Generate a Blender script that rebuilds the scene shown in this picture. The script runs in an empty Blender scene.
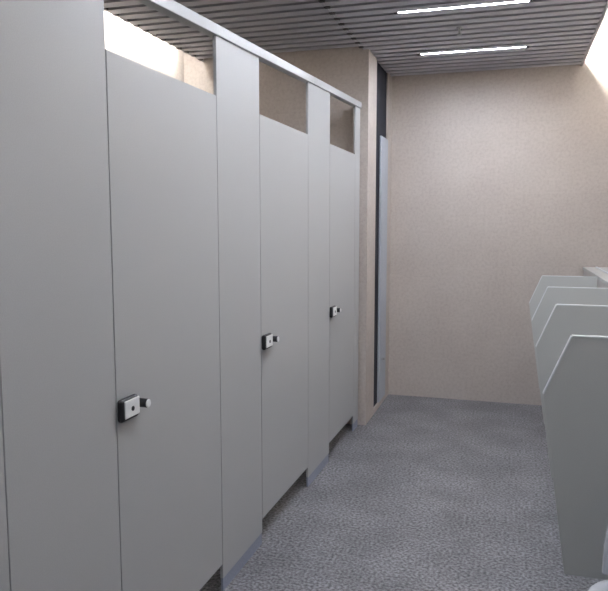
import bpy, bmesh, math
from mathutils import Vector, Matrix
C = bpy.context.scene
COL = C.collection

# ------------------------------------------------------------ materials
def new_mat(name):
    m = bpy.data.materials.new(name); m.use_nodes = True
    nt = m.node_tree
    return m, nt, nt.nodes['Principled BSDF']

def noise_mat(name, c1, c2, scale=200, rough=.5, detail=3, spec=.4, bump=0, c3=None, lo=.35, hi=.65, patch=0, patch_scale=1.2, metal=0):
    """two-tone speckle in object space, with optional broad tone patches"""
    m, nt, b = new_mat(name); N = nt.nodes; L = nt.links
    tc = N.new('ShaderNodeTexCoord')
    n = N.new('ShaderNodeTexNoise'); n.inputs['Scale'].default_value = scale; n.inputs['Detail'].default_value = detail
    L.new(tc.outputs['Object'], n.inputs['Vector'])
    r = N.new('ShaderNodeValToRGB')
    r.color_ramp.elements[0].position = lo; r.color_ramp.elements[0].color = (*c1, 1)
    r.color_ramp.elements[1].position = hi; r.color_ramp.elements[1].color = (*c2, 1)
    L.new(n.outputs['Fac'], r.inputs['Fac'])
    out = r.outputs['Color']
    if patch:
        n2 = N.new('ShaderNodeTexNoise'); n2.inputs['Scale'].default_value = patch_scale; n2.inputs['Detail'].default_value = 5
        L.new(tc.outputs['Object'], n2.inputs['Vector'])
        r2 = N.new('ShaderNodeValToRGB')
        v = 1 - patch
        r2.color_ramp.elements[0].position = .35; r2.color_ramp.elements[0].color = (v, v, v, 1)
        r2.color_ramp.elements[1].position = .65; r2.color_ramp.elements[1].color = (1, 1, 1, 1)
        L.new(n2.outputs['Fac'], r2.inputs['Fac'])
        mx = N.new('ShaderNodeMix'); mx.data_type = 'RGBA'; mx.blend_type = 'MULTIPLY'; mx.inputs[0].default_value = 1
        L.new(out, mx.inputs[6]); L.new(r2.outputs['Color'], mx.inputs[7]); out = mx.outputs[2]
    L.new(out, b.inputs['Base Color'])
    b.inputs['Roughness'].default_value = rough
    b.inputs['Specular IOR Level'].default_value = spec
    b.inputs['Metallic'].default_value = metal
    if bump:
        bp = N.new('ShaderNodeBump'); bp.inputs['Strength'].default_value = bump; bp.inputs['Distance'].default_value = .002
        L.new(n.outputs['Fac'], bp.inputs['Height']); L.new(bp.outputs['Normal'], b.inputs['Normal'])
    return m

def stone_mat(name, base, joint, axis_u, bw, bh):
    """beige speckled stone slabs with faint joints; axis_u = object axis used as the horizontal one"""
    m, nt, b = new_mat(name); N = nt.nodes; L = nt.links
    tc = N.new('ShaderNodeTexCoord'); sp = N.new('ShaderNodeSeparateXYZ'); cb = N.new('ShaderNodeCombineXYZ')
    L.new(tc.outputs['Object'], sp.inputs[0]); L.new(sp.outputs[axis_u], cb.inputs[0]); L.new(sp.outputs[2], cb.inputs[1])
    br = N.new('ShaderNodeTexBrick'); br.offset = 0; br.inputs['Scale'].default_value = 1
    br.inputs['Brick Width'].default_value = bw; br.inputs['Row Height'].default_value = bh
    br.inputs['Mortar Size'].default_value = .0025; br.inputs['Mortar Smooth'].default_value = .3
    k = .972
    br.inputs['Color1'].default_value = (*base, 1)
    br.inputs['Color2'].default_value = (base[0]*k, base[1]*k, base[2]*k, 1)
    br.inputs['Mortar'].default_value = (*joint, 1)
    L.new(cb.outputs[0], br.inputs['Vector'])
    n = N.new('ShaderNodeTexNoise'); n.inputs['Scale'].default_value = 42; n.inputs['Detail'].default_value = 5; n.inputs['Roughness'].default_value = .65
    L.new(tc.outputs['Object'], n.inputs['Vector'])
    r = N.new('ShaderNodeValToRGB')
    r.color_ramp.elements[0].position = .3; r.color_ramp.elements[0].color = (.84, .83, .82, 1)
    r.color_ramp.elements[1].position = .58; r.color_ramp.elements[1].color = (1, 1, 1, 1)
    L.new(n.outputs['Fac'], r.inputs['Fac'])
    n2 = N.new('ShaderNodeTexNoise'); n2.inputs['Scale'].default_value = 3; n2.inputs['Detail'].default_value = 3
    L.new(tc.outputs['Object'], n2.inputs['Vector'])
    r2 = N.new('ShaderNodeValToRGB')
    r2.color_ramp.elements[0].position = .3; r2.color_ramp.elements[0].color = (.93, .92, .92, 1)
    r2.color_ramp.elements[1].position = .7; r2.color_ramp.elements[1].color = (1, 1, 1, 1)
    L.new(n2.outputs['Fac'], r2.inputs['Fac'])
    a = N.new('ShaderNodeMix'); a.data_type = 'RGBA'; a.blend_type = 'MULTIPLY'; a.inputs[0].default_value = .9
    L.new(br.outputs['Color'], a.inputs[6]); L.new(r.outputs['Color'], a.inputs[7])
    c = N.new('ShaderNodeMix'); c.data_type = 'RGBA'; c.blend_type = 'MULTIPLY'; c.inputs[0].default_value = 1
    L.new(a.outputs[2], c.inputs[6]); L.new(r2.outputs['Color'], c.inputs[7])
    L.new(c.outputs[2], b.inputs['Base Color'])
    b.inputs['Roughness'].default_value = .5; b.inputs['Specular IOR Level'].default_value = .3
    return m

def emit_mat(name, col, s):
    m, nt, b = new_mat(name)
    b.inputs['Base Color'].default_value = (.8, .8, .8, 1)
    b.inputs['Emission Color'].default_value = (*col, 1); b.inputs['Emission Strength'].default_value = s
    return m

LAMINATE = (.425, .435, .438)
M_panel = noise_mat('grey_laminate', tuple(c*.97 for c in LAMINATE), tuple(c*1.03 for c in LAMINATE), 260, .38, spec=.35)
M_edge = noise_mat('grey_edge_band', (.50, .52, .52), (.54, .56, .56), 200, .35)
M_divider = noise_mat('divider_laminate', (.53, .545, .53), (.555, .57, .555), 260, .45, spec=.3)
M_dedge = noise_mat('divider_edge_band', (.66, .69, .70), (.70, .73, .74), 200, .35)
M_rail = noise_mat('rail_aluminium', (.43, .445, .45), (.46, .475, .48), 300, .35, spec=.5)
M_plinth = noise_mat('blue_grey_foot', (.25, .28, .36), (.29, .32, .41), 120, .4)
M_floor = noise_mat('speckled_grey_stone', (.065, .065, .072), (.345, .345, .37), 70, .42, detail=8, spec=.45, bump=.1, lo=.34, hi=.66, patch=.30, patch_scale=3.2)
M_wall = stone_mat('beige_stone_back', (.565, .512, .470), (.535, .484, .443), 0, 1.6, .62)
M_wall_s = stone_mat('beige_stone_side', (.565, .512, .470), (.535, .484, .443), 1, 1.6, .62)
M_slat = noise_mat('grey_slat_metal', (.51, .51, .55), (.55, .55, .59), 90, .45, spec=.5)
M_void = noise_mat('dark_ceiling_void', (.12, .12, .13), (.14, .14, .15), 5, .9)
M_back = noise_mat('gap_tone_grey', (.30, .30, .32), (.36, .36, .38), 60, .9)
M_trim = noise_mat('slat_edge_trim', (.42, .42, .44), (.46, .46, .48), 90, .5)
M_black = noise_mat('black_plastic', (.012, .012, .014), (.02, .02, .022), 150, .35)
M_white = noise_mat('white_plastic', (.84, .85, .84), (.88, .89, .88), 150, .3)
M_ceramic = noise_mat('white_ceramic', (.62, .63, .66), (.68, .69, .72), 30, .12, spec=.6)
M_leaf = noise_mat('pale_blue_grey_paint', (.42, .46, .52), (.46, .50, .56), 40, .45)
M_dark = noise_mat('painted_interior_dark', (.010, .011, .018), (.016, .018, .028), 8, .8)  # near-black puts the unlit doorway's darkness into the colour
M_ledge = noise_mat('ledge_stone', (.50, .47, .45), (.56, .53, .51), 60, .45)
M_ledgetop = noise_mat('ledge_top_stone', (.48, .48, .46), (.54, .54, .52), 60, .35)
M_steel = noise_mat('brushed_steel', (.5, .5, .5), (.6, .6, .6), 90, .3, metal=1)
M_cove_wall = noise_mat('white_cove_paint', (.78, .78, .76), (.82, .82, .80), 20, .7)
M_tube = emit_mat('tube_light', (.85, .895, 1.0), 250)
M_cove = emit_mat('cove_light', (1.0, .97, .92), 150)

M_cove2 = emit_mat('rear_cove_light', (1.0, .97, .92), 75)

# ------------------------------------------------------------ mesh helpers
def box(bm, x0, x1, y0, y1, z0, z1):
    r = bmesh.ops.create_cube(bm, size=1)
    for v in r['verts']:
        v.co = Vector(((x0+x1)/2 + v.co.x*(x1-x0), (y0+y1)/2 + v.co.y*(y1-y0), (z0+z1)/2 + v.co.z*(z1-z0)))
    return r['verts']

def prism(bm, pts, vec):
    """extrude a closed loop of 3-D points along vec"""
    a = [bm.verts.new(p) for p in pts]; b = [bm.verts.new(Vector(p)+Vector(vec)) for p in pts]
    bm.faces.new(a); bm.faces.new(list(reversed(b)))
    n = len(a)
    for i in range(n): bm.faces.new((a[(i+1) % n], a[i], b[i], b[(i+1) % n]))

def cyl(bm, p0, p1, r0, r1=None, seg=20, caps=True):
    p0 = Vector(p0); p1 = Vector(p1); d = p1-p0
    rot = d.to_track_quat('Z', 'Y').to_matrix().to_4x4()
    bmesh.ops.create_cone(bm, cap_ends=caps, segments=seg, radius1=r0, radius2=r0 if r1 is None else r1, depth=d.length,
                          matrix=Matrix.Translation((p0+p1)/2) @ rot)

def obj(name, bm, mat, parent=None, bevel=0, seg=2, smooth=False, mats=None):
    bmesh.ops.recalc_face_normals(bm, faces=bm.faces[:])
    if bevel:
        es = [e for e in bm.edges if len(e.link_faces) == 2 and e.calc_face_angle(0) > .5]
        bmesh.ops.bevel(bm, geom=es, offset=bevel, segments=seg, affect='EDGES', profile=.5)
    me = bpy.data.meshes.new(name); bm.to_mesh(me); bm.free()
    for m in (mats or [mat]): me.materials.append(m)
    if smooth:
        for p in me.polygons: p.use_smooth = True
    o = bpy.data.objects.new(name, me); COL.objects.link(o)
    if parent: o.parent = parent
    return o

def thing(name, label, cat, loc=(0, 0, 0), rotz=0, group=None):
    o = bpy.data.objects.new(name, None); COL.objects.link(o); o.empty_display_size = .1
    o.location = loc; o.rotation_euler = (0, 0, rotz)
    o['label'] = label; o['category'] = cat
    if group: o['group'] = group
    return o

def struct(name, bm, mat, **k):
    o = obj(name, bm, mat, **k); o['kind'] = 'structure'
    return o

# ------------------------------------------------------------ dimensions (metres)
ZC = 2.921          # underside of the slats
ZT = 3.30           # slab above them
YB = 6.285          # back wall
YN = -1.6           # wall behind the camera
XL = -2.635          # wall behind the cubicles
XS = -1.085         # side wall with the doorway
YP = 5.235          # wall at the far end of the cubicle row
XR = 1.02           # right wall
XE = .495           # right edge of the slats
AY = .0103
def front(y): return -1.1544 + AY*(y-3.924)      # cubicle front plane
ROT = -math.atan(AY)
def rail_bottom(y): return 2.4216 + .0479*(y-3.924)

# ------------------------------------------------------------ setting
bm = bmesh.new(); box(bm, XL, XR, YN, YB, -.1, 0); struct('floor', bm, M_floor)
bm = bmesh.new(); box(bm, XL-.6, XR+.1, YB, YB+.15, -.1, ZT); struct('wall_back', bm, M_wall)
bm = bmesh.new(); box(bm, XR, XR+.15, YN, YB, -.1, ZT); struct('wall_right', bm, M_wall_s)
bm = bmesh.new(); box(bm, XL-.15, XL, YN, YP+.2, -.1, ZT); struct('wall_left', bm, M_wall_s)
bm = bmesh.new(); box(bm, XL-.15, XR+.15, YN-.15, YN, -.1, ZT); struct('wall_front', bm, M_wall)
bm = bmesh.new(); box(bm, XL-.6, XR+.15, YN-.15, YB+.15, ZT, ZT+.1); struct('ceiling', bm, M_void)

# block at the end of the row, its jamb, the lintel-less opening and the strip beyond it
DY0, DY1 = 5.56, 6.08
bm = bmesh.new(); box(bm, XL, XS, YP, YP+.12, 0, ZT); box(bm, XS-.12, XS, YP+.12, DY0, 0, ZT)
struct('wall_end', bm, M_wall)
bm = bmesh.new(); box(bm, XS-.12, XS, DY1, YB, 0, ZT); box(bm, XS-.12, XS, DY0, DY1, 0, .045); struct('wall_side', bm, M_wall_s)
# room behind the doorway, its darkness put into the wall colour
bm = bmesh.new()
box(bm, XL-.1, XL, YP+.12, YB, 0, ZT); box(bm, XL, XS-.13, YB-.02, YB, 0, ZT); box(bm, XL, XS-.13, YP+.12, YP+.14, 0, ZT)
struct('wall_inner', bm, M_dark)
# door leaf in the opening: lower than the opening and not reaching the near jamb
LD0, LD1, LH = 5.77, 6.08, 2.345
bm = bmesh.new(); box(bm, XS-.012, XS+.006, LD0, LD1, .05, LH)
d1 = struct('door_1', bm, M_leaf, bevel=.003)
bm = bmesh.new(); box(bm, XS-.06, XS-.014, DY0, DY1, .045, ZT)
fr = struct('doorway_shade', bm, M_dark)  # dark sheet standing in for the shade inside the opening
bm = bmesh.new(); cyl(bm, (XS+.005, LD0+.10, .42), (XS+.034, LD0+.10, .42), .009); cyl(bm, (XS+.03, LD0+.10, .42), (XS+.03, LD0+.13, .42), .008)
obj('door_handle', bm, M_steel, d1, smooth=False)

# slatted ceiling: U-shaped slats along x, with a joint at JX
PITCH = 1.10/9
JX = -1.128
def slat(bm, x0, x1, yc, w=.082, h=.045):
    box(bm, x0, x1, yc-w/2, yc+w/2, ZC, ZC+.004)
    box(bm, x0, x1, yc-w/2, yc-w/2+.003, ZC, ZC+h)
    box(bm, x0, x1, yc+w/2-.003, yc+w/2, ZC, ZC+h)
bm = bmesh.new(); bl = bmesh.new(); bc = bmesh.new()
k0 = int((YN+.1-4.42)/PITCH)
for k in range(k0, 40):
    yc = 4.42 + (k+.5)*PITCH
    if yc > YB-.04: break
    g = yc+PITCH/2
    if g < YB-.02: box(bc, JX-.017, JX+.017, g-.0195, g+.0195, ZC-.003, ZC+.045)
    if g < YP-.02: box(bc, -2.460, -2.432, g-.0195, g+.0195, ZC-.003, ZC+.045)
    slat(bm, JX+.002, XE, yc)
    if yc < YP-.04: slat(bl, -2.452, JX-.002, yc)
s = struct('ceiling_slats', bm, M_slat); s2 = struct('ceiling_slats', bl, M_slat)
struct('ceiling_clips', bc, M_black)
bm = bmesh.new(); box(bm, XS, XE-.14, YN, YB, ZC+.052, ZC+.06); box(bm, -2.46, XS, YN, YP, ZC+.052, ZC+.06)
struct('ceiling_gap_sheet', bm, M_back)  # sheet added above the slats so the gaps look less dark
# edge strips; the unseen upstands and tray are added to block cove light
bm = bmesh.new(); box(bm, XE+.002, XE+.02, YN, YB, ZC-.004, ZC+.05); box(bm, XE-.14, XE-.12, YN, YB, ZC+.05, ZT); box(bm, XE-.14, XE+.002, YN, YB, ZC+.0455, ZC+.05); struct('trim_light_stop_right', bm, M_trim)
bm = bmesh.new(); box(bm, -2.458, -2.453, YN, YP, ZC, ZC+.05); box(bm, -2.452, -2.446, YN, YP, ZC+.05, ZT); struct('trim_light_stop_left', bm, M_trim)
# coves: pale upper surfaces
bm = bmesh.new(); box(bm, XE-.12, XR, YN, YB, ZT-.02, ZT); struct('ceiling_cove', bm, M_cove_wall)
bm = bmesh.new(); box(bm, XL, -2.46, YN, YP, ZT-.02, ZT); struct('ceiling_cove', bm, M_cove_wall)

# ------------------------------------------------------------ lamps
def tube_lamp(x0, x1, y, label, group):
    t = thing('tube_lamp', label, 'ceiling lamp', ((x0+x1)/2, y, ZC), 0, group)
    L = (x1-x0)/2
    bm = bmesh.new()
    box(bm, -L, L, -.019, .019, .045, .05); box(bm, -L, L, -.020, -.018, .004, .05); box(bm, -L, L, .018, .020, .004, .05)
    obj('housing', bm, M_slat, t)
    bm = bmesh.new(); cyl(bm, (-L+.03, 0, .012), (L-.03, 0, .012), .0105, seg=14)
    obj('tube', bm, M_tube, t, smooth=False)
    for s_ in (-1, 1):
        bm = bmesh.new(); box(bm, s_*(L-.014)-.014, s_*(L-.014)+.014, -.017, .017, -.003, .03)
        obj('end_cap', bm, M_black, t, bevel=.003)
    return t
LX0, LX1 = -.757, .078
tube_lamp(LX0, LX1, 4.42, 'lit tube lamp between the ceiling slats, the nearer of the two, at the top edge', 'tube lamps in the slatted ceiling')
tube_lamp(LX0, LX1, 5.52, 'lit tube lamp between the ceiling slats, the farther one, close to the beige back wall', 'tube lamps in the slatted ceiling')
for yy in (3.32, 2.22, .02):  # unseen lamps added to light the near end of the aisle
    tube_lamp(LX0, LX1, yy, 'added tube lamp above the aisle, unseen, lighting its near end', 'added tube lamps over the near aisle')

def cove_lamp(x, y0, y1, z, label, mat=None):
    t = thing('cove_lamp', label, 'cove lamp', (x, (y0+y1)/2, z))
    L = (y1-y0)/2
    bm = bmesh.new(); box(bm, -.03, .03, -L, L, .03, .06); obj('housing', bm, M_white, t)
    bm = bmesh.new(); cyl(bm, (0, -L+.02, 0), (0, L-.02, 0), .013, seg=12); obj('tube', bm, mat or M_cove, t)
    for s_ in (-1, 1):
        bm = bmesh.new(); box(bm, -.02, .02, s_*(L-.012)-.012, s_*(L-.012)+.012, -.02, .035); obj('end_cap', bm, M_white, t)
    return t
cove_lamp(.425, 1.0, 6.24, 3.10, 'long bright cove light in the gap between slatted ceiling and right wall')
cove_lamp(-2.49, .5, 5.10, 3.00, 'long bright cove light behind the cubicles, washing the rear wall white', M_cove2)

# little fitting between the two lamps
t = thing('sprinkler_head', 'small grey metal fitting hanging from the ceiling slats between the two tube lamps', 'sprinkler', (-.385, 4.848, ZC))
bm = bmesh.new(); cyl(bm, (0, 0, .0), (0, 0, -.006), .022); obj('flange', bm, M_trim, t)
bm = bmesh.new(); cyl(bm, (0, 0, -.006), (0, 0, -.045), .007); obj('stem', bm, M_steel, t)
bm = bmesh.new(); cyl(bm, (0, 0, -.045), (0, 0, -.049), .018, seg=16); obj('deflector', bm, M_trim, t)

# ------------------------------------------------------------ cubicles
def loc_at(y): return (front(y), y, 0)
TH = .022
DT, DB, LK = 2.121, .128, 1.011
GAP = .0045
def build_lock(parent, ly, LK):
    bm = bmesh.new(); box(bm, .0005, .022, ly-.050, ly+.050, LK-.037, LK+.037)
    obj('lock_case', bm, M_black, parent, bevel=.009, seg=3)
    bm = bmesh.new(); box(bm, .0205, .0265, ly-.037, ly+.047, LK-.027, LK+.031)
    obj('lock_plate', bm, M_white, parent, bevel=.0028, seg=2)
    bm = bmesh.new(); cyl(bm, (.0262, ly+.004, LK), (.0282, ly+.004, LK), .008, seg=18)
    obj('lock_indicator', bm, M_black, parent)
    bm = bmesh.new(); cyl(bm, (.0005, ly+.064, LK+.003), (.046, ly+.064, LK+.003), .0148, seg=24)
    obj('lock_knob', bm, M_black, parent, bevel=.001)
    bm = bmesh.new(); cyl(bm, (.0458, ly+.064, LK+.003), (.0505, ly+.064, LK+.003), .0148, .0125, seg=24)
    obj('knob_cap', bm, M_white, parent, bevel=.002)

def cubicle(ya, yb, yc, label, lock_y=None, lock_z=LK):
    """door from ya to yb, fixed panel from yb to yc; local x = out into the aisle, local y = along the row"""
    t = thing('toilet_cubicle', label, 'toilet cubicle', loc_at(ya), ROT, 'grey toilet cubicles along the left side')
    w = yb-ya; e = yc-ya
    # door
    bm = bmesh.new(); box(bm, -TH, 0, GAP, w-GAP, DB, DT)
    dr = obj('door', bm, M_panel, t, bevel=.0015)
    if lock_y is not None: build_lock(dr, lock_y-ya, lock_z)
    for z in (.35, 1.1, 1.85):
        bm = bmesh.new(); cyl(bm, (-TH-.007, w-.012, z-.04), (-TH-.007, w-.012, z+.04), .006, seg=12)
        obj('hinge', bm, M_steel, dr)
    # fixed panel, its top following the rail
    zb0 = rail_bottom(yb)+.0005; zb1 = rail_bottom(yc)+.0005
    bm = bmesh.new()
    prism(bm, [(-.014, w, .06), (-.014, e-.0005, .06), (-.014, e-.0005, zb1), (-.014, w, zb0)], (.014, 0, 0))
    obj('front_panel', bm, M_panel, t, bevel=.0015)
    bm = bmesh.new(); box(bm, -.013, -.002, w+.004, e-.004, 0, .06)
    obj('plinth', bm, M_plinth, t)
    # stop strip behind the latch edge and the side wall of the cubicle
    sy = w+(e-w)/2
    bm = bmesh.new(); box(bm, -1.50, -.0145, sy-.01, sy+.01, .10, 2.02)
    obj('side_panel', bm, M_panel, t, bevel=.0015)
    return t
cubicle(.60, 1.343, 1.828, 'nearest grey toilet cubicle, at the left frame edge, its door only a sliver')
cubicle(1.828, 2.610, 3.086, 'toilet cubicle whose grey door shows the largest lock, bright strip above its door', 1.828+.050, lock_z=LK+.004)
cubicle(3.086, 3.866, 4.339, 'toilet cubicle with the middle of the three visible locks, wide grey panel on either side', 3.086+.050, lock_z=LK+.014)
cubicle(4.339, 5.052, 5.205, 'farthest toilet cubicle, narrow-looking grey door beside the beige wall end', 4.339+.048, lock_z=LK+.010)

# panel run before the first door, beyond the frame
bm = bmesh.new(); box(bm, front(.6)-TH, front(.6), YN, .598, 0, rail_bottom(.6)+.1); struct('wall_near_left', bm, M_panel)

# head rail on top of the fronts
t = thing('head_rail', 'pale grey metal rail running along the tops of the cubicle fronts', 'rail', loc_at(.6), ROT)
bm = bmesh.new()
l = 5.212-.6; a0 = rail_bottom(.6); a1 = rail_bottom(5.212)
H = .043
sec = [(-.036, 0), (.010, 0), (.010, H), (-.036, H)]
prism_pts = [(x, 0, a0+z) for x, z in sec]
a = [bm.verts.new(p) for p in prism_pts]; b = [bm.verts.new((x, l, a1+z)) for x, z in sec]
bm.faces.new(a); bm.faces.new(b[::-1])
for i in range(4): bm.faces.new((a[(i+1) % 4], a[i], b[i], b[(i+1) % 4]))
obj('rail_bar', bm, M_rail, t, bevel=.003)
# ------------------------------------------------------------ ledge on the right wall
XF = .583; ZL = 1.238
bm = bmesh.new(); box(bm, XF+.006, XR, YN, YB, 0, ZL-.025); struct('wall_ledge', bm, M_ledge)
bm = bmesh.new(); box(bm, XF, XR, YN, YB, ZL-.025, ZL); struct('trim_4', bm, M_ledgetop, bevel=.003)
bm = bmesh.new(); box(bm, XF+.085, XF+.10, YN, YB-.12, ZL, ZL+.012); struct('trim_5', bm, M_dedge, bevel=.003)

# ------------------------------------------------------------ urinal dividers
D0, DS = 2.4035, .9362
labels = ['nearest pale grey urinal divider, largest of the row at the right edge',
          'second pale grey urinal divider, directly behind the nearest one',
          'third pale grey urinal divider, between the second and the farthest one',
          'farthest and smallest pale grey urinal divider, nearest to the beige back wall']
def divider(i):
    y = D0+i*DS; g = .005*(y-4)
    t = thing('urinal_divider', labels[i], 'urinal divider', (0, y, 0), 0, 'urinal dividers on the right')
    x1, x2, xb = .207+g, .125+g, .216+g
    T = .026
    pts = [(XF-.001, 1.228), (x1, 1.228), (x2, 1.028), (xb, .40), (XF-.001, .40)]
    bm = bmesh.new()
    prism(bm, [(x, 0, z) for x, z in pts], (0, T, 0))
    obj('panel', bm, M_divider, t, bevel=.0012)
    # edge band round the free edges
    e = .004; w = .0015
    def band(p, q):
        p = Vector((p[0], 0, p[1])); q = Vector((q[0], 0, q[1])); d = (q-p).normalized(); n = Vector((d.z, 0, -d.x))
        if (n.x > 0 or (abs(n.x) < 1e-6 and n.z < 0)): n = -n
        b2 = bmesh.new()
        prism(b2, [p+Vector((0, -w, 0)), q+Vector((0, -w, 0)), q+n*e+Vector((0, -w, 0)), p+n*e+Vector((0, -w, 0))], (0, T+2*w, 0))
        return b2
    for k in range(2):
        obj('edge_band', band(pts[k], pts[k+1]), M_dedge, t)
    obj('edge_band', band(pts[2], pts[3]), M_divider, t)
    for z in (.55, 1.10):
        bm = bmesh.new(); box(bm, XF-.03, XF-.0005, -.022, -.0005, z-.025, z+.025); obj('wall_bracket', bm, M_steel, t, bevel=.002)
    return t
for i in range(4): divider(i)

# ------------------------------------------------------------ urinal in the nearest bay
t = thing('urinal', 'white ceramic urinal with a rounded rim, cut off by the bottom right corner', 'urinal', (XF, 1.925, -.035))
def ring(z, depth, hw, yoff=0, n=20, back=0.0):
    pts = [(-back, -hw, z)]
    for k in range(n+1):
        a_ = -math.pi/2 + math.pi*k/n
        c_, s_ = math.cos(a_), math.sin(a_)
        pts.append((-(back+(depth-back)*abs(c_)**.75), hw*(1 if s_ > 0 else -1)*abs(s_)**.8, z))
    pts.append((-back, hw, z))
    return pts
def loft(bm, rings, close=True):
    vs = [[bm.verts.new(p) for p in r] for r in rings]
    for A, B in zip(vs, vs[1:]):
        n = len(A)
        for i in range(n): bm.faces.new((A[i], A[(i+1) % n], B[(i+1) % n], B[i]))
    bm.faces.new(vs[0][::-1]); bm.faces.new(vs[-1])
bm = bmesh.new()
loft(bm, [ring(.42, .12, .09), ring(.46, .20, .12), ring(.52, .29, .15), ring(.58, .345, .165), ring(.612, .36, .17), ring(.620, .352, .165),
          ring(.619, .325, .14), ring(.59, .30, .12), ring(.54, .22, .09)])
obj('bowl', bm, M_ceramic, t, smooth=True)
# hood: side wings joining the upper back, sloping forward from the top to the rim
prof = [(0, .60), (-.20, .612), (-.304, .616), (-.302, .70), (-.290, .82), (-.25, .95), (-.17, 1.03), (0, 1.06)]
for s_ in (-1, 1):
    bm = bmesh.new(); prism(bm, [(x, s_*.165-(.022 if s_ > 0 else 0), z) for x, z in prof], (0, .022, 0))
    obj('side_wing', bm, M_ceramic, t, bevel=.006)
bm = bmesh.new(); box(bm, -.06, 0, -.15, .15, .55, 1.05); obj('back_shell', bm, M_ceramic, t, bevel=.01)
bm = bmesh.new(); prism(bm, [(0, -.15, 1.03), (-.17, -.15, 1.005), (-.17, -.15, 1.03), (0, -.15, 1.06)], (0, .30, 0)); obj('top_cover', bm, M_ceramic, t, bevel=.004)
bm = bmesh.new(); cyl(bm, (-.05, 0, 1.05), (-.05, 0, 1.16), .012); cyl(bm, (-.05, 0, 1.15), (-.0, 0, 1.15), .014); obj('flush_pipe', bm, M_steel, t)

# ------------------------------------------------------------ world, camera, colour
w = bpy.data.worlds.new('world'); C.world = w; w.use_nodes = True
w.node_tree.nodes['Background'].inputs[0].default_value = (.6, .65, .75, 1)
w.node_tree.nodes['Background'].inputs[1].default_value = .05

cd = bpy.data.cameras.new('camera'); cam = bpy.data.objects.new('camera', cd); COL.objects.link(cam)
F = 681.3
cd.sensor_fit = 'HORIZONTAL'; cd.sensor_width = 36; cd.lens = F*36/608; cd.clip_start = .02
yaw, pit, roll = .2966, .1035, -.0007
fwd = Vector((-math.sin(yaw)*math.cos(pit), math.cos(yaw)*math.cos(pit), -math.sin(pit)))
r = Vector((math.cos(yaw), math.sin(yaw), 0)); u = r.cross(fwd)
r2 = r*math.cos(roll)+u*math.sin(roll); u2 = -r*math.sin(roll)+u*math.cos(roll)
m = Matrix((r2, u2, -fwd)).transposed().to_4x4(); m.translation = (0, 0, 1.6)
cam.matrix_world = m
C.camera = cam
C.view_settings.view_transform = 'Standard'; C.view_settings.look = 'None'
C.view_settings.exposure = .20; C.view_settings.gamma = 1; C.view_settings.use_curve_mapping = False
